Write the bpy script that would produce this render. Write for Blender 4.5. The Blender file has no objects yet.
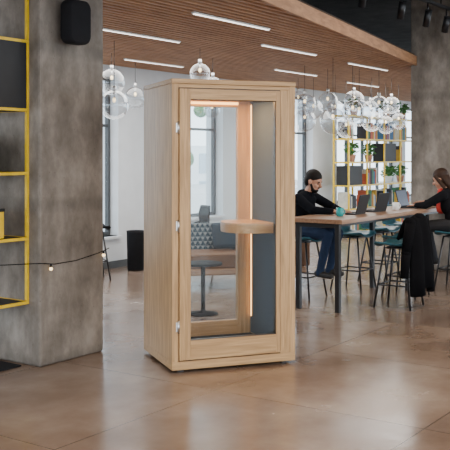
import bpy, bmesh, math, random
import numpy as np
from mathutils import Vector, Matrix, Euler
random.seed(4)
scn = bpy.context.scene
COL = scn.collection
RA = math.radians(55)           # building grid rotation
A = Vector((math.cos(RA), math.sin(RA), 0)); Bv = Vector((-math.sin(RA), math.cos(RA), 0))
O = Vector((-1.38, 12.9, 0))    # point on the window wall

# ------------------------------------------------------------------ materials
def newmat(name):
    m = bpy.data.materials.new(name); m.use_nodes = True
    nt = m.node_tree; b = nt.nodes['Principled BSDF']
    return m, nt, b
def plain(name, col, rough=.6, metal=0, emit=None, es=0, noise=.12, scale=14, spec=.5):
    m, nt, b = newmat(name)
    b.inputs['Roughness'].default_value = rough; b.inputs['Metallic'].default_value = metal
    b.inputs['Specular IOR Level'].default_value = spec
    tc = nt.nodes.new('ShaderNodeTexCoord'); n = nt.nodes.new('ShaderNodeTexNoise')
    n.inputs['Scale'].default_value = scale; n.inputs['Detail'].default_value = 4
    nt.links.new(tc.outputs['Object'], n.inputs['Vector'])
    r = nt.nodes.new('ShaderNodeValToRGB')
    r.color_ramp.elements[0].position = .3; r.color_ramp.elements[1].position = .7
    r.color_ramp.elements[0].color = (*[c*(1-noise) for c in col], 1)
    r.color_ramp.elements[1].color = (*[min(1, c*(1+noise)) for c in col], 1)
    nt.links.new(n.outputs['Fac'], r.inputs['Fac']); nt.links.new(r.outputs['Color'], b.inputs['Base Color'])
    if emit:
        b.inputs['Emission Color'].default_value = (*emit, 1); b.inputs['Emission Strength'].default_value = es
    return m
def ramp(nt, cols):
    r = nt.nodes.new('ShaderNodeValToRGB'); cr = r.color_ramp
    while len(cr.elements) < len(cols): cr.elements.new(.5)
    for e, (p, c) in zip(cr.elements, cols): e.position = p; e.color = (*c, 1)
    return r
def wood(name, dark, light, sc=(22, 22, 1.2), rough=.45, rot=0):
    m, nt, b = newmat(name); b.inputs['Roughness'].default_value = rough
    tc = nt.nodes.new('ShaderNodeTexCoord'); mp = nt.nodes.new('ShaderNodeMapping')
    mp.inputs['Scale'].default_value = sc
    nt.links.new(tc.outputs['Object'], mp.inputs['Vector'])
    n = nt.nodes.new('ShaderNodeTexNoise'); n.inputs['Scale'].default_value = 2.5; n.inputs['Detail'].default_value = 8
    n.inputs['Distortion'].default_value = .6
    nt.links.new(mp.outputs[0], n.inputs['Vector'])
    r = ramp(nt, [(.32, dark), (.5, [(a+c)/2 for a, c in zip(dark, light)]), (.66, light)])
    nt.links.new(n.outputs['Fac'], r.inputs['Fac']); nt.links.new(r.outputs['Color'], b.inputs['Base Color'])
    bp = nt.nodes.new('ShaderNodeBump'); bp.inputs['Strength'].default_value = .08
    nt.links.new(n.outputs['Fac'], bp.inputs['Height']); nt.links.new(bp.outputs[0], b.inputs['Normal'])
    return m
def concrete(name, c1, c2, c3):
    m, nt, b = newmat(name); b.inputs['Roughness'].default_value = .75
    tc = nt.nodes.new('ShaderNodeTexCoord')
    mp = nt.nodes.new('ShaderNodeMapping'); mp.inputs['Scale'].default_value = (1, 1, .6)
    nt.links.new(tc.outputs['Object'], mp.inputs['Vector'])
    n = nt.nodes.new('ShaderNodeTexNoise'); n.inputs['Scale'].default_value = 3; n.inputs['Detail'].default_value = 10; n.inputs['Roughness'].default_value = .66
    nt.links.new(mp.outputs[0], n.inputs['Vector'])
    r = ramp(nt, [(.32, c1), (.5, c2), (.68, c3)])
    nt.links.new(n.outputs['Fac'], r.inputs['Fac'])
    v = nt.nodes.new('ShaderNodeTexVoronoi'); v.inputs['Scale'].default_value = 16
    nt.links.new(tc.outputs['Object'], v.inputs['Vector'])
    r2 = ramp(nt, [(.04, (.45, .43, .4)), (.1, (1, 1, 1))])
    nt.links.new(v.outputs['Distance'], r2.inputs['Fac'])
    w = nt.nodes.new('ShaderNodeTexWave'); w.bands_direction = 'Z'; w.inputs['Scale'].default_value = .26
    w.inputs['Distortion'].default_value = .5; w.inputs['Detail'].default_value = 2
    nt.links.new(tc.outputs['Object'], w.inputs['Vector'])
    r3 = ramp(nt, [(.0, (.72, .72, .72)), (.03, (1, 1, 1))])
    nt.links.new(w.outputs['Fac'], r3.inputs['Fac'])
    x = nt.nodes.new('ShaderNodeMix'); x.data_type = 'RGBA'; x.blend_type = 'MULTIPLY'; x.inputs[0].default_value = .7
    nt.links.new(r.outputs[0], x.inputs[6]); nt.links.new(r2.outputs[0], x.inputs[7])
    x2 = nt.nodes.new('ShaderNodeMix'); x2.data_type = 'RGBA'; x2.blend_type = 'MULTIPLY'; x2.inputs[0].default_value = .8
    nt.links.new(x.outputs[2], x2.inputs[6]); nt.links.new(r3.outputs[0], x2.inputs[7])
    nt.links.new(x2.outputs[2], b.inputs['Base Color'])
    bp = nt.nodes.new('ShaderNodeBump'); bp.inputs['Strength'].default_value = .3; bp.inputs['Distance'].default_value = .02
    nt.links.new(n.outputs['Fac'], bp.inputs['Height']); nt.links.new(bp.outputs[0], b.inputs['Normal'])
    return m
def glassmat(name, tint, ior_blend=.25, maxr=.6, base=.04, gloss=(1, 1, 1), power=1.0):
    m = bpy.data.materials.new(name); m.use_nodes = True; nt = m.node_tree; nt.nodes.clear()
    o = nt.nodes.new('ShaderNodeOutputMaterial'); mx = nt.nodes.new('ShaderNodeMixShader')
    t = nt.nodes.new('ShaderNodeBsdfTransparent'); t.inputs[0].default_value = (*tint, 1)
    g = nt.nodes.new('ShaderNodeBsdfGlossy'); g.inputs['Roughness'].default_value = .02; g.inputs[0].default_value = (*gloss, 1)
    lw = nt.nodes.new('ShaderNodeLayerWeight'); lw.inputs[0].default_value = ior_blend
    pw = nt.nodes.new('ShaderNodeMath'); pw.operation = 'POWER'; pw.inputs[1].default_value = power
    mr = nt.nodes.new('ShaderNodeMapRange'); mr.inputs[3].default_value = base; mr.inputs[4].default_value = maxr
    nt.links.new(lw.outputs['Facing'], pw.inputs[0]); nt.links.new(pw.outputs[0], mr.inputs[0]); nt.links.new(mr.outputs[0], mx.inputs[0])
    nt.links.new(t.outputs[0], mx.inputs[1]); nt.links.new(g.outputs[0], mx.inputs[2]); nt.links.new(mx.outputs[0], o.inputs[0])
    return m
def floormat():
    m, nt, b = newmat('polished_concrete')
    tc = nt.nodes.new('ShaderNodeTexCoord'); mp = nt.nodes.new('ShaderNodeMapping')
    mp.inputs['Location'].default_value = (.35, .5, 0)
    nt.links.new(tc.outputs['Object'], mp.inputs['Vector'])
    n = nt.nodes.new('ShaderNodeTexNoise'); n.inputs['Scale'].default_value = 1.1; n.inputs['Detail'].default_value = 12; n.inputs['Roughness'].default_value = .6
    nt.links.new(tc.outputs['Object'], n.inputs['Vector'])
    r = ramp(nt, [(.30, (.15, .098, .069)), (.45, (.215, .148, .108)), (.57, (.275, .20, .152)), (.72, (.36, .285, .228))])
    nt.links.new(n.outputs['Fac'], r.inputs['Fac'])
    br = nt.nodes.new('ShaderNodeTexBrick'); br.offset = 0; br.squash = 1
    br.inputs['Scale'].default_value = 1; br.inputs['Mortar Size'].default_value = .005; br.inputs['Brick Width'].default_value = 1.5; br.inputs['Row Height'].default_value = 1.5
    br.inputs['Color1'].default_value = (1, 1, 1, 1); br.inputs['Color2'].default_value = (.88, .89, .92, 1); br.inputs['Mortar'].default_value = (.45, .4, .36, 1)
    nt.links.new(mp.outputs[0], br.inputs['Vector'])
    x = nt.nodes.new('ShaderNodeMix'); x.data_type = 'RGBA'; x.blend_type = 'MULTIPLY'; x.inputs[0].default_value = 1
    nt.links.new(r.outputs[0], x.inputs[6]); nt.links.new(br.outputs['Color'], x.inputs[7])
    nt.links.new(x.outputs[2], b.inputs['Base Color'])
    r2 = ramp(nt, [(.3, (.15,)*3), (.7, (.28,)*3)]); nt.links.new(n.outputs['Fac'], r2.inputs['Fac'])
    nt.links.new(r2.outputs[0], b.inputs['Roughness'])
    b.inputs['Specular IOR Level'].default_value = .6
    n2 = nt.nodes.new('ShaderNodeTexNoise'); n2.inputs['Scale'].default_value = 5
    nt.links.new(tc.outputs['Object'], n2.inputs['Vector'])
    bp = nt.nodes.new('ShaderNodeBump'); bp.inputs['Strength'].default_value = .05; bp.inputs['Distance'].default_value = .02
    nt.links.new(n2.outputs['Fac'], bp.inputs['Height']); nt.links.new(bp.outputs[0], b.inputs['Normal'])
    return m
def patternmat():
    m, nt, b = newmat('patterned_fabric'); b.inputs['Roughness'].default_value = .9
    tc = nt.nodes.new('ShaderNodeTexCoord'); v = nt.nodes.new('ShaderNodeTexChecker'); v.inputs['Scale'].default_value = 22
    v.inputs['Color1'].default_value = (.22, .24, .25, 1); v.inputs['Color2'].default_value = (.012, .035, .06, 1)
    mp = nt.nodes.new('ShaderNodeMapping'); mp.inputs['Rotation'].default_value = (.78, .0, .78)
    nt.links.new(tc.outputs['Object'], mp.inputs[0]); nt.links.new(mp.outputs[0], v.inputs['Vector'])
    nt.links.new(v.outputs['Color'], b.inputs['Base Color']); return m

OAK = wood('oak_veneer', (.34, .195, .08), (.56, .345, .16))
OAKH = wood('oak_horizontal', (.36, .205, .085), (.54, .335, .155), sc=(1.2, 22, 22))
TABLE = wood('table_wood', (.26, .14, .08), (.40, .24, .145), sc=(1.5, 20, 20), rough=.3)
SLAT = wood('slat_wood', (.33, .155, .07), (.50, .26, .125), sc=(1, 10, 10), rough=.6)
PLEN = plain('plenum_dark', (.05, .03, .02), .9)
CONC = concrete('concrete', (.10, .082, .066), (.20, .172, .145), (.34, .30, .26))
CONC2 = concrete('concrete_slab', (.07, .068, .066), (.105, .10, .098), (.14, .135, .13))
FLOOR = floormat()
PLASTER = plain('white_plaster', (.70, .73, .76), .85, noise=.04, scale=4)
BLACK = plain('black_metal', (.012, .012, .014), .4)
BLACKM = plain('black_matte', (.010, .010, .012), .85, spec=.2)
COATM = plain('black_wool', (.006, .006, .007), 1.0, spec=.05)
BLACKP = plain('black_panel', (.012, .012, .014), .6)
YEL = plain('yellow_metal', (.80, .52, .01), .4)
FELT = plain('blue_grey_felt', (.08, .10, .125), 1.0, scale=90, spec=.1)
STEEL = plain('brushed_steel', (.6, .6, .6), .3, 1)
TEAL = plain('teal_plastic', (.03, .14, .19), .4, noise=.05)
TEALMUG = plain('teal_ceramic', (.02, .35, .36), .25)
WHITE = plain('white_ceramic', (.8, .8, .78), .3, noise=.03)
WINFR = plain('window_frame', (.06, .065, .07), .5)
LED = plain('led_diffuser', (1, 1, 1), .5, emit=(1, .93, .82), es=2.6)
WARM = plain('warm_led', (1, .7, .4), .5, emit=(1, .47, .13), es=5)
BULB = plain('filament', (1, .8, .5), .5, emit=(1, .7, .35), es=3)
GLASS = glassmat('clear_glass', (.97, .985, .985), maxr=.5, base=.012, power=3)
GLOBE = glassmat('globe_glass', (.92, .94, .96), ior_blend=.4, maxr=.75, base=.03, power=1.5)
WGLASS = glassmat('window_glass', (.97, .99, 1), maxr=.3, base=.02, power=2)
LEAF = plain('leaf_green', (.05, .17, .03), .5, noise=.4)
POT = plain('terracotta', (.4, .2, .12), .7)
SCREEN = plain('laptop_screen', (.02, .02, .025), .15, emit=(.5, .6, .8), es=.25)
PAT = patternmat()
FACADE = plain('facade_render', (.82, .84, .85), .9, noise=.08, scale=1)
FACWIN = plain('facade_glass', (.4, .48, .55), .1)
PAVE = plain('pavement', (.5, .5, .5), .9)
CUSH = plain('slate_fabric', (.035, .05, .07), .95, spec=.2)
TAN = plain('tan_leather', (.16, .075, .035), .6)
BOOKM = [plain('book_%d' % i, c, .7) for i, c in enumerate([(.45, .10, .05), (.05, .15, .3), (.6, .58, .5), (.03, .03, .04), (.5, .3, .04), (.06, .2, .12)])]

# ------------------------------------------------------------------ mesh builder
class MB:
    def __init__(s, name): s.bm = bmesh.new(); s.name = name; s.mats = []
    def mi(s, m):
        if m not in s.mats: s.mats.append(m)
        return s.mats.index(m)
    def _tag(s, verts, m, smooth):
        i = s.mi(m); fs = set()
        for v in verts:
            for f in v.link_faces: fs.add(f)
        for f in fs: f.material_index = i; f.smooth = smooth
    def box(s, c, d, m, rot=None):
        M = Matrix.Translation(c)
        if rot: M = M @ Euler(rot).to_matrix().to_4x4()
        M = M @ Matrix.Diagonal((d[0], d[1], d[2], 1))
        r = bmesh.ops.create_cube(s.bm, size=1, matrix=M); s._tag(r['verts'], m, False); return r['verts']
    def bb(s, x0, x1, y0, y1, z0, z1, m):
        return s.box(((x0+x1)/2, (y0+y1)/2, (z0+z1)/2), (abs(x1-x0), abs(y1-y0), abs(z1-z0)), m)
    def cyl(s, p0, p1, r0, m, r1=None, seg=14, smooth=True):
        p0 = Vector(p0); p1 = Vector(p1); d = p1-p0; r1 = r0 if r1 is None else r1
        M = Matrix.Translation((p0+p1)/2) @ d.to_track_quat('Z', 'Y').to_matrix().to_4x4()
        r = bmesh.ops.create_cone(s.bm, cap_ends=True, segments=seg, radius1=r0, radius2=r1, depth=d.length, matrix=M)
        s._tag(r['verts'], m, smooth)
        for v in r['verts']:
            for f in v.link_faces:
                if len(f.verts) > 4: f.smooth = False
    def sph(s, c, r, m, seg=20, rot=None):
        r = (r, r, r) if not hasattr(r, '__len__') else r
        M = Matrix.Translation(c)
        if rot: M = M @ Euler(rot).to_matrix().to_4x4()
        M = M @ Matrix.Diagonal((*r, 1))
        k = bmesh.ops.create_uvsphere(s.bm, u_segments=seg, v_segments=max(6, seg*2//3), radius=1, matrix=M); s._tag(k['verts'], m, True)
    def tube(s, pts, r, m, seg=8):
        for a, b in zip(pts[:-1], pts[1:]): s.cyl(a, b, r, m, seg=seg)
        for p in pts[1:-1]: s.sph(p, r, m, seg=8)
    def lathe(s, prof, c, m, seg=28):
        i = s.mi(m); rings = []
        for r, z in prof:
            rings.append([s.bm.verts.new((c[0]+r*math.cos(2*math.pi*k/seg), c[1]+r*math.sin(2*math.pi*k/seg), c[2]+z)) for k in range(seg)])
        for a, b in zip(rings[:-1], rings[1:]):
            for k in range(seg):
                f = s.bm.faces.new((a[k], a[(k+1) % seg], b[(k+1) % seg], b[k])); f.material_index = i; f.smooth = True
        for rg, rev in ((rings[0], True), (rings[-1], False)):
            f = s.bm.faces.new(list(reversed(rg)) if rev else rg); f.material_index = i
    def prism(s, poly, z0, z1, m, smooth=False):
        i = s.mi(m)
        lo = [s.bm.verts.new((x, y, z0)) for x, y in poly]; hi = [s.bm.verts.new((x, y, z1)) for x, y in poly]
        f = s.bm.faces.new(list(reversed(lo))); f.material_index = i
        f = s.bm.faces.new(hi); f.material_index = i
        n = len(poly)
        for k in range(n):
            f = s.bm.faces.new((lo[k], lo[(k+1) % n], hi[(k+1) % n], hi[k])); f.material_index = i; f.smooth = smooth
    def sheet(s, rows, th, m):
        """closed thick sheet from grid of points"""
        i = s.mi(m); R = len(rows); C = len(rows[0])
        P = [[Vector(p) for p in r] for r in rows]
        def nrm(a, b):
            u = P[min(a+1, R-1)][b]-P[max(a-1, 0)][b]; v = P[a][min(b+1, C-1)]-P[a][max(b-1, 0)]
            n = u.cross(v); return n.normalized() if n.length > 0 else Vector((0, 0, 1))
        T = [[s.bm.verts.new(P[a][b]+nrm(a, b)*th/2) for b in range(C)] for a in range(R)]
        D = [[s.bm.verts.new(P[a][b]-nrm(a, b)*th/2) for b in range(C)] for a in range(R)]
        fs = []
        for a in range(R-1):
            for b in range(C-1):
                fs.append(s.bm.faces.new((T[a][b], T[a+1][b], T[a+1][b+1], T[a][b+1])))
                fs.append(s.bm.faces.new((D[a][b], D[a][b+1], D[a+1][b+1], D[a+1][b])))
        for a in range(R-1):
            fs.append(s.bm.faces.new((T[a][0], D[a][0], D[a+1][0], T[a+1][0])))
            fs.append(s.bm.faces.new((T[a][-1], T[a+1][-1], D[a+1][-1], D[a][-1])))
        for b in range(C-1):
            fs.append(s.bm.faces.new((T[0][b], T[0][b+1], D[0][b+1], D[0][b])))
            fs.append(s.bm.faces.new((T[-1][b], D[-1][b], D[-1][b+1], T[-1][b+1])))
        for f in fs: f.material_index = i; f.smooth = True
    def finish(s, loc=(0, 0, 0), rz=0, bevel=0, parent=None):
        bmesh.ops.recalc_face_normals(s.bm, faces=s.bm.faces)
        me = bpy.data.meshes.new(s.name); s.bm.to_mesh(me); s.bm.free()
        for m in s.mats: me.materials.append(m)
        ob = bpy.data.objects.new(s.name, me); COL.objects.link(ob)
        ob.location = loc; ob.rotation_euler = (0, 0, rz)
        if bevel:
            md = ob.modifiers.new('bevel', 'BEVEL'); md.width = bevel; md.segments = 2; md.limit_method = 'ANGLE'; md.angle_limit = 1.0
        if parent: ob.parent = parent
        return ob
def inst(ob, name, loc, rz):
    o = bpy.data.objects.new(name, ob.data); COL.objects.link(o); o.location = loc; o.rotation_euler = (0, 0, rz)
    return o

# ------------------------------------------------------------------ room shell
m = MB('floor'); m.bb(-18, 20, -18, .35, -.2, 0, FLOOR); m.finish(O, RA)
m = MB('exterior_ground'); m.bb(-25, 50, .36, 60, -.5, -.3, PAVE); m.finish(O, RA)

WT = .35
wins = [(-6.0, -.25, .45), (.75, 2.35, .6), (3.5, 5.39, .6), (6.38, 9.4, .6), (9.8, 13.2, .6)]
m = MB('wall_back')
prev = -9
for a, b, sill in wins:
    m.bb(prev, a, 0, WT, 0, 3.9, PLASTER); m.bb(a, b, 0, WT, 0, sill, PLASTER); m.bb(a, b, 0, WT, 2.72, 3.9, PLASTER); prev = b
m.bb(prev, 20, 0, WT, 0, 3.9, PLASTER)
m.finish(O, RA)
m = MB('baseboard_back'); m.bb(-9, 20, -.02, 0, 0, .1, WINFR); m.finish(O, RA)
for k, (a, b, sill) in enumerate(wins):
    m = MB('window_%d' % (k+1)); y = .15
    f = .05; zt0 = 2.72
    m.bb(a, a+f, y, y+.06, sill, zt0, WINFR); m.bb(b-f, b, y, y+.06, sill, zt0, WINFR)
    m.bb(a+f, b-f, y, y+.06, sill, sill+f, WINFR); m.bb(a+f, b-f, y, y+.06, zt0-f, zt0, WINFR)
    n = max(2, round((b-a)/.85))
    for j in range(1, n):
        x = a+(b-a)*j/n; m.bb(x-.02, x+.02, y, y+.06, sill+f, zt0-f, WINFR)
    m.bb(a+f, b-f, y+.01, y+.05, 2.0, 2.04, WINFR)
    m.bb(a+f, b-f, y+.025, y+.032, sill+f, zt0-f, WGLASS)
    m.bb(a-.03, b+.03, -.06, .15, sill-.03, sill, PLASTER)
    m.finish(O, RA)

# exterior building across the street
m = MB('exterior_building')
m.bb(-20, 45, 26, 27, -3, 2.2, FACADE)
for i in range(24):
    for z in (-1.4, .4):
        x = -18+i*2.6; m.bb(x, x+1.2, 25.95, 26.0, z, z+1.3, FACWIN)
m.finish(O, RA)
m = MB('exterior_tree')
m.cyl((7.2, 6, -.3), (7.2, 6, 1.8), .12, TABLE)
for i in range(60):
    m.sph((7.2+random.gauss(0, .7), 6+random.gauss(0, .6), 1.9+random.gauss(0, .5)), random.uniform(.12, .26), LEAF, seg=8)
m.finish(O, RA)

m = MB('ceiling'); m.bb(-14.5, 20, -13, .35, 3.9, 4.2, CONC2)
m.finish(O, RA)
# concrete beams
m = MB('ceiling_beam'); m.bb(-12, 18, -7.0, -6.5, 3.55, 3.9, CONC2); m.bb(4.2, 4.7, -13, -7.0, 3.55, 3.9, CONC2); m.finish(O, RA)

# slatted wood ceiling
def vedge(u): return -4.675+(u+4.06)*.188
m = MB('ceiling_slats')
v = -.06
while v > -6.1:
    ue = min(16, (v+4.675)/.188-4.06)
    if ue > -11.5: m.bb(-12, ue, v-.035, v, 2.86, 2.97, SLAT)
    v -= .095
m.prism([(-12, 0), (-12, vedge(-12)), (16, vedge(16)), (16, 0)], 2.98, 3.02, PLEN)
ang = math.atan(.188); u0, u1 = -11.9, 16
m.box(((u0+u1)/2, (vedge(u0)+vedge(u1))/2-.02, 2.92), ((u1-u0)/math.cos(ang), .03, .13), SLAT, rot=(0, 0, ang))
m.finish(O, RA)

def linlight(X, Y, L=1.25):
    m = MB('linear_ceiling_light')
    m.bb(0, L, -.018, .018, 2.845, 2.86, WHITE); m.bb(.01, L-.01, -.010, .010, 2.838, 2.845, LED)
    o = m.finish((X, Y, 0), RA)
for X, Y in [(-.28, 7.83), (.42, 10.1), (1.68, 12.1), (-1.31, 11.6), (-1.22, 8.83), (.73, 13.0), (2.1, 15.3), (-.9, 6.0), (-3.0, 8.5), (-2.2, 5.0)]:
    linlight(X, Y)

# black service pipes and track lights under the slab
m = MB('track_light')
tv = -4.12
m.bb(-9, 1.85, tv-.02, tv+.02, 3.55, 3.59, BLACK)
for u in (-3.2, -2.2, -.8, .25, 1.05, 1.7):
    m.cyl((u, tv, 3.55), (u, tv, 3.42), .012, BLACK); m.cyl((u-.02, tv-.02, 3.45), (u+.05, tv+.05, 3.26), .045, BLACK)
for u in (-8, -5, -2, .6, 1.5): m.cyl((u, tv, 3.59), (u, tv, 3.898), .01, BLACK)
m.finish(O, RA)
m = MB('ventilation_duct')
m.cyl((-10, -5.2, 3.6), (3, -5.2, 3.6), .14, BLACKM, seg=24)
for u in range(-9, 3, 2): m.cyl((u, -5.2, 3.6), (u+.04, -5.2, 3.6), .155, BLACKM, seg=24); m.cyl((u, -5.2, 3.7), (u, -5.2, 3.898), .01, BLACK)
m.finish(O, RA)

# ------------------------------------------------------------------ columns
def column(name, loc, w, d, top=3.9):
    m = MB(name); m.bb(0, w, 0, d, 0, top, CONC); return m.finish(loc, RA, bevel=.02)
C = Vector((-1.39, 6.69, 0))
column('concrete_column', C, .70, 1.3)
column('concrete_column.001', (3.35, 12.02, 0), 1.0, .9)

# ------------------------------------------------------------------ wall shelf (yellow/black) on column's left face
m = MB('wall_shelf')
y0, y1, dp = .12, 1.12, .36
zs = [.47, .955, 1.45, 1.93, 2.45, 2.95]
t = .022
for y in (y0, y1):
    for x in (-dp, -t): m.bb(x, x+t, y, y+t, zs[0], zs[-1], YEL)
for z in zs:
    m.bb(-dp+t, -t, y0, y0+t, z, z+t, YEL); m.bb(-dp+t, -t, y1, y1+t, z, z+t, YEL)
    m.bb(-dp, -dp+t, y0+t, y1, z, z+t, YEL); m.bb(-t, -.001, y0+t, y1, z, z+t, YEL)
    m.bb(-dp+t, -t, y0+t, y1, z+.002, z+t-.002, BLACKP)
for i in (3,):
    m.bb(-.03, -.003, y0+t, y1, zs[i]+t, zs[i+1], BLACKP); m.bb(-dp+t, -t, y0+t*.2, y0+t*.8, zs[i]+t, zs[i+1], BLACKP)
m.finish(C, RA)
m = MB('books')
x = .2
for i in range(16):
    h = random.uniform(.2, .3); w = random.uniform(.025, .05); m.bb(-.33, -.22, x, x+w, 1.472, 1.472+h, BOOKM[(i*3+2) % 6]); x += w+.002
m.finish(C, RA)
m = MB('storage_box'); m.bb(-.32, -.20, .17, .45, .978, 1.178, YEL); m.bb(-.325, -.195, .165, .455, 1.178, 1.2, BLACKP); m.finish(C, RA, bevel=.004)

# string lights
m = MB('string_lights')
pts = []
P = [(-.40, .9, .86), (-.385, .10, .80), (-.03, -.03, .79), (.12, -.03, .77), (.35, -.03, .775), (.6, -.03, .81), (.73, -.03, .84)]
for a, b in zip(P[:-1], P[1:]):
    for k in range(4):
        f = k/4; pts.append(tuple(a[j]+(b[j]-a[j])*f for j in range(3)))
pts.append(P[-1]); m.tube(pts, .0035, BLACKM, seg=6)
for i in (1, 11, 22):
    p = pts[i]; m.cyl((p[0], p[1], p[2]), (p[0], p[1], p[2]-.025), .008, BLACKM, seg=8); m.sph((p[0], p[1], p[2]-.037), .014, BULB, seg=10)
m.finish(C, RA)

# loudspeaker
m = MB('loudspeaker')
cx, cz, w, h, r = .265, 2.62, .115, .17, .06
poly = []
for sx, sz, a0 in ((1, 1, 0), (-1, 1, 90), (-1, -1, 180), (1, -1, 270)):
    for k in range(7):
        a = math.radians(a0+k*15); poly.append((sx*(w-r)+r*math.cos(a), sz*(h-r)+r*math.sin(a)))
def ring(sc, y): return [m.bm.verts.new((cx+p[0]*sc, y, cz+p[1]*sc)) for p in poly]
rs = [ring(.8, -.05), ring(.97, -.06), ring(1, -.08), ring(1, -.14), ring(.97, -.16), ring(.9, -.17)]
i0 = m.mi(BLACKM)
for a, b in zip(rs[:-1], rs[1:]):
    for k in range(len(a)):
        f = m.bm.faces.new((a[k], a[(k+1) % len(a)], b[(k+1) % len(a)], b[k])); f.smooth = True
m.bm.faces.new(rs[0]); m.bm.faces.new(rs[-1])
m.bb(cx-.02, cx+.02, -.06, -.001, cz-.02, cz+.1, BLACK)
m.finish(C, RA)

# thin black slab on the floor beside the column
m = MB('dark_floor_slab'); m.bb(-1.2, -.05, .15, 1.5, 0, .012, BLACKM); m.finish(C, RA)

# ------------------------------------------------------------------ PHONE BOOTH
W, D, H = .99, .78, 2.16
booth = bpy.data.objects.new('phone_booth', None); COL.objects.link(booth)
booth.location = (-.387, 6.50, 0); booth.rotation_euler = (0, 0, math.radians(20.5))
m = MB('booth_shell')
for px_ in (.06, W-.10):
    for py_ in (.03, D-.07): m.bb(px_, px_+.04, py_, py_+.04, 0, .022, BLACK)   # feet
m.bb(0, W, 0, D, .022, .085, OAKH)                        # base board
m.bb(0, .05, 0.0, D, .085, H-.035, OAK)                   # left side
m.bb(W-.05, W, 0.0, D, .085, H-.035, OAK)                 # right side
m.bb(-.004, W+.004, -.004, D+.004, H-.035, H, OAKH)       # top cap
m.bb(.05, W-.05, .05, D-.05, H-.10, H-.035, OAKH)         # roof inside
m.bb(.05, W-.05, .0, .05, H-.065, H-.037, OAKH)           # head rail
# fixed front panel right of door
m.bb(.865, W-.05, .0, .05, .085, H-.065, OAK)
# back wall with window
m.bb(.05, .12, D-.05, D, .085, H-.035, OAK); m.bb(.80, W-.05, D-.05, D, .085, H-.035, OAK)
m.bb(.12, .80, D-.05, D, .085, .22, OAKH); m.bb(.12, .80, D-.05, D, 2.0, H-.035, OAKH)
m.finish(parent=booth, bevel=.003)
m = MB('felt_lining')
m.bb(W-.075, W-.05, .05, D-.05, .11, H-.10, FELT); m.bb(.05, .065, .05, D-.05, .11, H-.10, FELT)
m.bb(.065, W-.075, .06, D-.05, .085, .105, BLACKM)
m.finish(parent=booth)
m = MB('back_glass'); m.bb(.115, .805, D-.03, D-.022, .215, 2.005, GLASS); m.finish(parent=booth)
# door
x0, x1, z0, z1 = .055, .858, .095, H-.072
gx0, gx1, gz0, gz1 = .14, .825, .235, 2.01
m = MB('door')
m.bb(x0, gx0, -.012, .04, z0, z1, OAK); m.bb(gx1, x1, -.012, .04, z0, z1, OAK)
m.bb(gx0, gx1, -.012, .04, z0, gz0, OAKH); m.bb(gx0, gx1, -.012, .04, gz1, z1, OAKH)
# black gasket
g = .004
m.bb(gx0, gx0+g, -.005, .035, gz0, gz1, BLACK); m.bb(gx1-g, gx1, -.005, .035, gz0, gz1, BLACK)
m.bb(gx0+g, gx1-g, -.005, .035, gz0, gz0+g, BLACK); m.bb(gx0+g, gx1-g, -.005, .035, gz1-g, gz1, BLACK)
m.finish(parent=booth, bevel=.003)
m = MB('door_glass'); m.bb(gx0+.004, gx1-.004, .008, .016, gz0+.004, gz1-.004, GLASS); m.finish(parent=booth)
m = MB('hinges')
for z in (.34, 1.08, 1.80):
    m.cyl((.047, -.009, z-.045), (.047, -.009, z+.045), .007, STEEL)
    m.bb(.03, .045, -.004, -.0005, z-.035, z+.035, STEEL)
m.finish(parent=booth)
m = MB('door_shadow_gap'); m.bb(.05, .865, .002, .03, H-.0715, H-.0655, BLACK); m.bb(.8585, .8645, .002, .03, .09, H-.07, BLACK); m.bb(.05, .0545, .012, .03, .09, H-.07, BLACK); m.finish(parent=booth)
# inner desk with round nose
m = MB('booth_desk')
poly = [(W-.078, .68), (W-.078, .20)]
cx, cy, r = .74, .44, .24
for k in range(17):
    a = -math.pi/2-k*math.pi/16; poly.append((cx+ r*.75*math.cos(a), cy+r*math.sin(a)))
m.prism(poly, .985, 1.065, OAKH); m.finish(parent=booth, bevel=.004)
m = MB('booth_light')
m.bb(.15, .85, .12, .62, H-.112, H-.101, WHITE); m.bb(.17, .83, .14, .60, H-.117, H-.1125, WARM)
m.bb(.12, .80, D-.062, D-.0505, 2.02, 2.04, WARM)
m.bb(W-.082, W-.0755, D-.080, D-.070, .25, 2.02, WARM)  # vertical glow strip added to light the back panel
m.finish(parent=booth)
la = bpy.data.lights.new('booth_lamp', 'AREA'); la.shape = 'RECTANGLE'; la.size = .6; la.size_y = .4; la.energy = 14; la.color = (1, .56, .22)
lo = bpy.data.objects.new('booth_lamp', la); COL.objects.link(lo); lo.parent = booth; lo.location = (.5, .38, H-.125)

# ------------------------------------------------------------------ bar table
N = Vector((1.153, 9.0, 0)); TOP = .95
def T(x, y, z=0): return N+A*x+Bv*y+Vector((0, 0, z))
m = MB('bar_table')
m.bb(-.07, 3.6, -.07, .57, TOP-.045, TOP, TABLE)
for x in (0, 1.75, 3.45):
    m.bb(x, x+.05, 0, .05, 0, TOP-.05, BLACK); m.bb(x, x+.05, .46, .51, 0, TOP-.05, BLACK)
    m.bb(x, x+.05, .05, .46, TOP-.095, TOP-.05, BLACK)
m.bb(.05, 3.45, .0, .03, TOP-.08, TOP-.05, BLACK); m.bb(.05, 3.45, .48, .51, TOP-.08, TOP-.05, BLACK)
m.finish(N, RA, bevel=.004)

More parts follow.
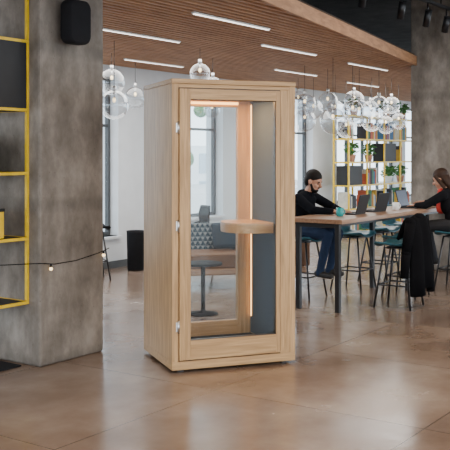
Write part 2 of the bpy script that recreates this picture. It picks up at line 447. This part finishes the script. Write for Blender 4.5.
# ------------------------------------------------------------------ bar stools (faces +x)
SE = .66
def make_stool(name, mat):
    m = MB(name)
    prof = [(.21, SE-.03, .17), (.19, SE-.005, .19), (.08, SE-.012, .205), (-.06, SE-.02, .21), (-.15, SE-.0, .21), (-.19, SE+.06, .205), (-.205, SE+.13, .20), (-.215, SE+.20, .185), (-.22, SE+.26, .15)]
    rows = []
    for i, (x, z, w) in enumerate(prof):
        row = []
        for k in range(11):
            u = k/5-1; back = max(0, min(1, (z-SE)/.1))
            row.append((x+.07*u*u*back, w*u, z+.035*u*u*(1-back)))
        rows.append(row)
    m.sheet(rows, .014, mat)
    for sx in (1, -1):
        for sy in (1, -1):
            m.cyl((sx*.11, sy*.12, SE-.025), (sx*.20, sy*.20, 0), .011, BLACK, seg=10)
    f = (SE-.24)/SE; fx = .11+.09*f; fy = .12+.08*f
    q = [(fx, fy, .24), (fx, -fy, .24), (-fx, -fy, .24), (-fx, fy, .24), (fx, fy, .24)]
    m.tube(q, .009, BLACK)
    m.bb(-.12, .12, -.13, .13, SE-.042, SE-.028, BLACK)
    return m
RF = math.radians(-35); RN = math.radians(145)   # facing table from far / near side
st = make_stool('bar_stool', TEAL).finish(T(1.0, 1.0), RF)
st.location = T(.72, .84)
inst(st, 'bar_stool.001', T(1.55, .62), RF)
inst(st, 'bar_stool.002', T(2.35, .66), RF)
inst(st, 'bar_stool.003', T(1.42, -.10), RN)
inst(st, 'bar_stool.004', T(2.32, -.36), RN)
CS = T(.72, -.33)
inst(st, 'bar_stool.005', CS, math.radians(148))
inst(st, 'bar_stool.006', T(3.1, .72), RF)
# dark counter stools near the window
bs = make_stool('counter_stool', BLACKM).finish((-1.72, 11.5, 0), math.radians(20))
inst(bs, 'counter_stool.001', (-.42, 11.9, 0), math.radians(200))

# black coat over the stool back
m = MB('black_coat')
prof = [(-.10, .76, .15), (-.155, .88, .17), (-.19, .945, .19), (-.23, .965, .20), (-.275, .93, .215), (-.30, .80, .225), (-.315, .62, .235), (-.325, .42, .25), (-.33, .20, .22)]
rows = []
for i, (x, z, w) in enumerate(prof):
    row = []
    for k in range(25):
        u = k/12-1; v = i/8
        row.append((x+.085*u*u*(1 if i > 2 else .7)-.03*v*math.sin(u*9+v*2), w*u*(1+.05*math.sin(v*7)), z-.04*abs(u)**3+(.03*math.sin(u*5+1) if i > 6 else 0)))
    rows.append(row)
m.sheet(rows, .035, COATM)
for sy in (1, -1):
    m.cyl((-.20, sy*.20, .90), (-.18, sy*.27, .60), .055, COATM, r1=.05)
    m.cyl((-.18, sy*.27, .60), (-.16, sy*.265, .34), .05, COATM, r1=.042); m.sph((-.18, sy*.27, .60), .051, COATM); m.sph((-.20, sy*.20, .90), .055, COATM)
m.sph((-.22, 0, .96), (.05, .10, .035), COATM)
m.finish(CS, math.radians(148))

# ------------------------------------------------------------------ laptops, mugs
def laptop(loc, rz, lid=105):
    m = MB('laptop')
    m.bb(-.11, .11, -.155, .155, 0, .014, BLACKP)
    m.bb(-.08, .02, -.135, .135, .014, .016, BLACKM)
    a = math.radians(lid-90); L = .21
    c = (.11+math.sin(a)*L/2, 0, .014+math.cos(a)*L/2)
    m.box(c, (.007, .31, L), BLACKP, rot=(0, a, 0))
    c2 = (c[0]-.0045*math.cos(a), 0, c[2]+.0045*math.sin(a)); m.box(c2, (.002, .29, L-.02), SCREEN, rot=(0, a, 0))
    return m.finish(loc, rz, bevel=.002)
laptop(T(.80, .27, TOP), RF+.1)
laptop(T(1.33, .28, TOP), RF)
laptop(T(2.28, .18, TOP), RN)
def mug(loc, mat):
    m = MB('coffee_mug')
    m.lathe([(.03, 0), (.037, .005), (.04, .04), (.04, .09), (.036, .09), (.035, .02), (.01, .012)], (0, 0, 0), mat, seg=20)
    pts = [(.038+.028*math.sin(t), 0, .048+.026*math.cos(t)) for t in [i*math.pi/6 for i in range(7)]]
    m.tube(pts, .006, mat); return m.finish(loc, .5)
mug(T(.40, .20, TOP), TEALMUG); mug(T(1.72, .15, TOP), WHITE)

# ------------------------------------------------------------------ PEOPLE
class Fig:
    def __init__(s): s.parts = []
    def cap(s, lab, p0, r0, p1, r1): s.parts.append(('c', lab, Vector(p0), r0, Vector(p1), r1))
    def ell(s, lab, c, r, M=None): s.parts.append(('e', lab, Vector(c), Vector(r), M or Matrix.Identity(3)))
    def build(s, name, mats, loc, rz, voxel=.0055):
        bm = bmesh.new()
        for p in s.parts:
            if p[0] == 'e':
                M = Matrix.Translation(p[2]) @ p[4].to_4x4() @ Matrix.Diagonal((*p[3], 1))
                bmesh.ops.create_icosphere(bm, subdivisions=3, radius=1, matrix=M)
            else:
                t = bmesh.new()
                bmesh.ops.create_icosphere(t, subdivisions=2, radius=p[3], matrix=Matrix.Translation(p[2]))
                bmesh.ops.create_icosphere(t, subdivisions=2, radius=p[5], matrix=Matrix.Translation(p[4]))
                r = bmesh.ops.convex_hull(t, input=t.verts)
                inter = [g for g in r['geom_interior'] if isinstance(g, bmesh.types.BMVert)]
                bmesh.ops.delete(t, geom=list(set(inter)), context='VERTS')
                tmp = bpy.data.meshes.new('tmp'); t.to_mesh(tmp); t.free(); bm.from_mesh(tmp); bpy.data.meshes.remove(tmp)
        bmesh.ops.triangulate(bm, faces=bm.faces)
        me = bpy.data.meshes.new(name+'_raw'); bm.to_mesh(me); bm.free()
        ob = bpy.data.objects.new(name+'_raw', me); COL.objects.link(ob)
        md = ob.modifiers.new('r', 'REMESH'); md.mode = 'VOXEL'; md.voxel_size = voxel
        sm = ob.modifiers.new('s', 'SMOOTH'); sm.factor = .5; sm.iterations = 3
        dg = bpy.context.evaluated_depsgraph_get(); ev = ob.evaluated_get(dg)
        nm = bpy.data.meshes.new_from_object(ev); bpy.data.objects.remove(ob)
        labs = list(mats.keys())
        nm.materials.clear()
        for l in labs: nm.materials.append(mats[l])
        nf = len(nm.polygons); ce = np.empty(nf*3, np.float32); nm.polygons.foreach_get('center', ce); ce = ce.reshape(-1, 3)
        best = np.full(nf, 1e9); idx = np.zeros(nf, np.int32)
        for p in s.parts:
            if p[0] == 'c':
                a = np.array(p[2]); b = np.array(p[4]); ab = b-a; L = max(1e-9, ab@ab)
                t = np.clip(((ce-a)@ab)/L, 0, 1); d = np.linalg.norm(ce-(a+t[:, None]*ab), axis=1)-(p[3]+t*(p[5]-p[3]))
            else:
                q = (ce-np.array(p[2]))@np.array(p[4]); r = np.array(p[3]); k0 = np.linalg.norm(q/r, axis=1); k1 = np.linalg.norm(q/(r*r), axis=1)
                d = k0*(k0-1)/np.maximum(k1, 1e-6)
            w = d < best; best[w] = d[w]; idx[w] = labs.index(p[1])
        nm.polygons.foreach_set('material_index', idx)
        nm.polygons.foreach_set('use_smooth', np.ones(nf, bool)); nm.update()
        o = bpy.data.objects.new(name, nm); COL.objects.link(o); o.location = loc; o.rotation_euler = (0, 0, rz); return o

def head(F, hc, pitch, yaw, fem=False, beard=False):
    R = (Euler((0, 0, yaw)).to_matrix() @ Euler((0, pitch, 0)).to_matrix())
    hc = Vector(hc); h = lambda x, y, z: hc+R @ Vector((x, y, z))
    F.ell('skin', h(-.008, 0, .03), (.092, .074, .09), R)
    F.ell('skin', h(.032, 0, -.035), (.058, .055, .072), R)
    F.cap('skin', h(.085, 0, .018), .008, h(.108, 0, -.016), .013)
    F.cap('lip', h(.084, -.017, -.050), .007, h(.084, .017, -.050), .007)
    F.ell('skin', h(.066, 0, -.088), (.022, .026, .018), R)
    for s in (1, -1):
        F.ell('skin', h(-.002, s*.077, -.004), (.018, .010, .030), R)
        F.ell('eye', h(.079, s*.030, .010), (.008, .012, .006), R)
        F.cap('hair', h(.085, s*.017, .030), .005, h(.077, s*.045, .030), .005)
        F.ell('skin', h(.06, s*.036, -.02), (.024, .022, .02), R)
    F.ell('hair', h(-.022, 0, .055), (.098, .084, .082), R)
    F.ell('hair', h(-.055, 0, .0), (.055, .072, .085), R)
    if beard:
        F.ell('hair', h(.045, 0, -.078), (.048, .048, .034), R)
        for s in (1, -1): F.cap('hair', h(.0, s*.066, -.015), .012, h(.045, s*.045, -.07), .017)
        F.cap('hair', h(.091, -.02, -.036), .005, h(.091, .02, -.036), .005)
    if fem:
        F.ell('hair', h(-.075, 0, -.05), (.05, .075, .10), R)
        for s in (1, -1): F.cap('hair', h(.02, s*.07, .05), .025, h(-.03, s*.078, -.11), .022)
        F.cap('hair', h(-.08, 0, -.08), .055, h(-.09, 0, -.20), .03)
def hand(F, w, d, up, side, curl=.5, sgn=1):
    """w wrist, d forward dir, up back-of-hand normal, side thumb direction"""
    w = Vector(w); d = Vector(d).normalized(); up = Vector(up); up = (up-d*up.dot(d)).normalized(); sd = up.cross(d)*sgn
    M = Matrix((d, sd, up)).transposed()
    F.ell('skin', w+d*.045, (.05, .038, .015), M)
    F.cap('skin', w-d*.02, .024, w+d*.02, .024)
    for i, L in enumerate((.075, .083, .077, .060)):
        o = (1.5-i)*.0235
        b = w+d*.075+sd*o; k = b+(d*math.cos(curl*.5)-up*math.sin(curl*.5))*L*.45+sd*o*.15
        mm = k+(d*math.cos(curl)-up*math.sin(curl))*L*.32; e = mm+(d*math.cos(curl*1.6)-up*math.sin(curl*1.6))*L*.23
        F.cap('skin', w+d*.05+sd*o*.8, .0095, b, .009); F.cap('skin', b, .009, k, .0085); F.cap('skin', k, .0085, mm, .008); F.cap('skin', mm, .008, e, .007)
    tb = w+d*.015+sd*.025; t1 = tb+(d*.6+sd*.7-up*.2).normalized()*.045; t2 = t1+(d*.85+sd*.25-up*.3).normalized()*.035
    F.cap('skin', tb, .014, t1, .011); F.cap('skin', t1, .011, t2, .009)

def seated(name, loc, rz, cols, fem=False, beard=False, s=1.0, lean=.13, pose=None, pitch=.5, yaw=0, extras=None):
    F = Fig(); b = SE+.012
    shw = .165 if fem else .19
    F.ell('pants', (-.01, 0, b+.095), (.125, .172, .105))
    F.cap('pants', (.0, -.08, b+.09), .09, (.0, .08, b+.09), .09)
    F.ell('top', (.02, 0, b+.20), (.112, .150, .13))
    F.ell('top', (lean*.55, 0, b+.33), (.118, .162, .15))
    F.ell('top', (lean*.75, 0, b+.42), (.102, .160, .085))
    sh = b+.455; nx = lean+.0
    for q in (1, -1):
        F.cap('top', (nx*.95, 0, sh+.03), .055, (nx*.85, q*shw, sh-.015), .060)
    F.cap('top', (nx, 0, sh), .07, (nx+.015, 0, sh+.045), .058)
    hc = Vector((nx+.075, 0, sh+.175))
    F.cap('skin', (nx+.0, 0, sh+.03), .053, (hc.x-.025, 0, hc.z-.05), .05)
    if not fem: F.ell('top', (nx-.06, 0, sh+.045), (.06, .095, .045))   # hood
    head(F, hc, pitch, yaw, fem, beard)
    for q in (1, -1):
        hip = (.03, q*.088, b+.085); knee = (.42, q*.115, b+.055); ank = (.31, q*.11, .30)
        F.cap('pants', hip, .086, knee, .062); F.cap('pants', knee, .060, ank, .043)
        F.cap('shoe', (ank[0]-.03, ank[1], .265+.03), .036, (ank[0]+.05, ank[1], .285), .038); F.cap('shoe', (ank[0]+.05, ank[1], .283), .037, (ank[0]+.15, ank[1]+q*.015, .277), .030)
        F.cap('sole', (ank[0]-.035, ank[1], .258), .014, (ank[0]+.16, ank[1]+q*.015, .258), .014)
        el, wr, hd = pose[q]
        S = (nx*.85, q*shw, sh-.01)
        F.cap('top', S, .060, el, .048); F.cap('top', el, .047, wr, .034)
        d = Vector(wr)-Vector(el)
        hand(F, Vector(wr)+d.normalized()*.012, hd, (0, 0, 1), None, curl=.55, sgn=-q)
    if extras: extras(F, nx, sh, b)
    return F.build(name, cols, loc, rz)
SKIN = plain('skin', (.50, .26, .17), .5, noise=.05); LIP = plain('lip', (.4, .14, .11), .5); EYE = plain('eye_dark', (.03, .02, .02), .2)
HAIRM = plain('hair_black', (.008, .006, .005), .65, spec=.2); HAIRF = plain('hair_brown', (.035, .016, .009), .6, spec=.3)
HOOD = plain('black_hoodie', (.006, .007, .010), 1.0, spec=.08); JEANS = plain('navy_jeans', (.02, .035, .075), .9, spec=.2); SHOE = plain('shoe_black', (.02, .02, .02), .6); SOLE = plain('sole_white', (.6, .6, .6), .7)
RED = plain('red_knit', (.55, .04, .03), .9); CHAR = plain('charcoal_jacket', (.009, .009, .011), 1.0, spec=.1)
mc = dict(skin=SKIN, lip=LIP, eye=EYE, hair=HAIRM, top=HOOD, pants=JEANS, shoe=SHOE, sole=SOLE)
zt = TOP+.035
seated('seated_man', T(.70, .86), RF, mc, beard=True, lean=.10, pitch=.42,
       pose={1: ((.30, .25, zt+.015), (.47, .10, zt+.0), (1, -.35, -.05)), -1: ((.30, -.25, zt+.015), (.46, -.11, zt), (1, .3, -.05))})
wc = dict(skin=SKIN, lip=LIP, eye=EYE, hair=HAIRF, top=CHAR, pants=plain('black_trousers', (.02, .02, .024), .9), shoe=SHOE, sole=SOLE, red=RED)
def scarf(F, nx, sh, b):
    F.cap('red', (nx+.05, -.06, sh+.035), .035, (nx+.05, .06, sh+.035), .035)
    F.cap('red', (nx+.06, .0, sh+.02), .055, (nx+.065, .0, sh-.18), .065)
seated('seated_woman', T(2.32, -.36), RN, wc, fem=True, lean=.12, pitch=.42, extras=scarf,
       pose={1: ((.29, .24, zt+.015), (.45, .12, zt), (1, -.3, -.05)), -1: ((.27, -.24, zt+.015), (.42, -.10, zt+.03), (1, .25, .1))})

# ------------------------------------------------------------------ yellow bookcase, books, plants (against the window wall)
m = MB('yellow_bookcase')
U0, U1, V0, V1 = 5.45, 8.65, -.75, -.40
zl = [.08, .54, .99, 1.44, 1.89, 2.34]; t = .028
n = 4
for i in range(n+1):
    u = U0+(U1-U0-t)*i/n
    for v in (V0, V1-t): m.bb(u, u+t, v, v+t, 0, 2.368, YEL)
    for z in zl: m.bb(u, u+t, V0+t, V1-t, z, z+t, YEL)
for z in zl:
    m.bb(U0+t, U1-t, V0, V0+t, z, z+t, YEL); m.bb(U0+t, U1-t, V1-t, V1, z, z+t, YEL)
    m.bb(U0+t, U1-t, V0+t, V1-t, z+.008, z+t-.004, WHITE)
m.finish(O, RA)
m = MB('shelf_books')
for i in range(n):
    for zi in range(5):
        if (i, zi) in ((0, 3), (1, 3), (3, 2), (2, 2)): continue
        u = U0+(U1-U0)*i/n+.06; end = u+random.choice([.2, .35, .5, .1])
        if (i, zi) in ((0, 2), (2, 3)):
            m.bb(u, u+.6, V0+.05, V1-.05, zl[zi]+t, zl[zi]+.40, BLACKP); continue
        while u < end:
            w = random.uniform(.03, .06); h = random.uniform(.2, .34)
            m.bb(u, u+w, V0+.06, V1-.08, zl[zi]+t, zl[zi]+t+h, random.choice(BOOKM)); u += w+.003
m.finish(O, RA)
def plant(u, z, h, k):
    m = MB('potted_plant')
    m.lathe([(.06, 0), (.085, .12), (.09, .14), (.075, .14), (.07, .12)], (0, 0, 0), k, seg=18)
    for i in range(44):
        a = random.uniform(0, 6.28); r = random.uniform(.05, .2); zz = random.uniform(.15, h)
        p = Vector((r*math.cos(a), r*math.sin(a)*.6, zz)); m.cyl((0, 0, .11), p, .003, LEAF, seg=5)
        m.sph(p, (.06, .03, .008), LEAF, seg=8, rot=(random.uniform(-.6, .6), random.uniform(-.8, .8), a))
    return m.finish(O+A*u+Bv*((V0+V1)/2)+Vector((0, 0, z)), RA)
for u, zi, h in [(5.9, 3, .36), (6.65, 3, .36), (7.5, 5, .36), (8.3, 5, .38), (8.2, 2, .34), (6.0, 5, .34), (7.6, 2, .34)]:
    plant(u, zl[zi]+t, h, random.choice([WHITE, POT]))

# ------------------------------------------------------------------ globe pendant lamps
def globe(X, Y, Z, r):
    m = MB('globe_pendant_lamp')
    m.sph((0, 0, 0), r, GLOBE, seg=36)
    zt_ = 2.86-Z
    m.cyl((0, 0, r*.96), (0, 0, r+.05), .022, STEEL); m.cyl((0, 0, r+.04), (0, 0, zt_), .0035, BLACK, seg=6)
    m.cyl((0, 0, r*.45), (0, 0, r*.96), .010, STEEL); m.sph((0, 0, r*.35), (.018, .018, .028), BULB, seg=12)
    m.finish((X, Y, Z))
for g_ in [(-1.40, 11, 2.50, .16), (-1.22, 9.8, 2.15, .16), (-1.2, 11.9, 2.36, .15), (-.295, 10.5, 2.56, .12), (-.19, 13, 2.26, .12), (-.16, 11.6, 2.50, .12),
           (1.12, 12.5, 2.30, .16), (1.21, 13.5, 2.12, .17), (1.50, 13, 2.37, .15), (1.395, 11.5, 2.04, .17), (2.03, 14, 2.45, .16),
           (1.96, 13, 2.21, .19), (2.39, 14.5, 2.15, .17), (2.80, 15.5, 2.12, .16), (2.04, 15, 2.05, .17), (3.02, 16.5, 2.40, .15), (2.55, 15.6, 2.4, .15),
           (1.72, 13.9, 2.3, .15), (2.75, 14.7, 2.42, .14), (1.45, 14.6, 2.35, .16), (2.3, 13.3, 2.34, .14), (3.1, 15.9, 2.2, .15), (1.75, 12.2, 2.2, .15), (1.2, 14.6, 2.5, .15)]:
    globe(*g_)

# ------------------------------------------------------------------ waste bin, round side table, sofa
m = MB('waste_bin')
m.lathe([(.105, 0), (.115, .02), (.125, .52), (.128, .55), (.118, .55), (.11, .5), (.09, .04)], (0, 0, 0), BLACKM); m.finish((-1.24, 12.35, 0))
m = MB('side_table')
m.lathe([(.15, 0), (.15, .012), (.03, .03), (.022, .05), (.022, .47), (.05, .49), (.19, .495), (.195, .51), (.19, .52)], (0, 0, 0), BLACKM); m.finish((-.22, 8.95, 0))
m = MB('sofa')
for x in (-.7, .7):
    for y in (-.3, .3): m.cyl((x, y, 0), (x*.97, y*.95, .17), .018, TABLE, r1=.024)
m.bb(-.78, .78, -.38, .38, .17, .25, TABLE)
for x in (-.385, .385): m.bb(x-.375, x+.375, -.36, .30, .25, .42, TAN)
m.box((0, .32, .52), (1.5, .14, .44), PAT, rot=(-.15, 0, 0))
for x in (-.77, .77): m.bb(x-.06, x+.06, -.36, .38, .25, .56, TAN)
m.finish((.15, 11.0, 0), math.radians(12), bevel=.03)
m = MB('cushion'); m.box((0, 0, 0), (.36, .09, .32), CUSH, rot=(-.3, 0, 0)); m.finish((.02, 11.06, .60), .2, bevel=.04)

# ------------------------------------------------------------------ lights / world / camera
w = bpy.data.worlds.new('World'); scn.world = w; w.use_nodes = True
bg = w.node_tree.nodes['Background']; bg.inputs[0].default_value = (.83, .92, 1, 1); bg.inputs[1].default_value = 4.2
def area(name, loc, size, e, col, rot=(0, 0, 0)):
    l = bpy.data.lights.new(name, 'AREA'); l.shape = 'RECTANGLE'; l.size, l.size_y = size; l.energy = e; l.color = col
    o = bpy.data.objects.new(name, l); COL.objects.link(o); o.location = loc; o.rotation_euler = rot
area('fill_light_a', (0.2, 3.0, 3.85), (4, 2), 300, (1, .80, .60))  # added fill without a fixture, keeps the booth front bright
area('fill_light_b', (3.5, 8.0, 3.5), (2, 3), 110, (1, .84, .66))  # added fill above the table side, no fixture there
area('fill_light_c', (-.5, 11.0, 2.8), (3, 2), 110, (1, .96, .9))  # area light added below the slats, no fixture of its own
area('fill_light_d', (2.8, 15.0, 2.8), (2, 3), 130, (1, .96, .9))  # added fill for the far end, not a modelled lamp
cam = bpy.data.cameras.new('camera'); co = bpy.data.objects.new('camera', cam); COL.objects.link(co)
co.location = (0, 0, 1.6); co.rotation_euler = (math.radians(90), 0, 0)
cam.sensor_width = 36; cam.lens = 36*890/450; cam.shift_y = -70/450; cam.clip_end = 200
scn.camera = co
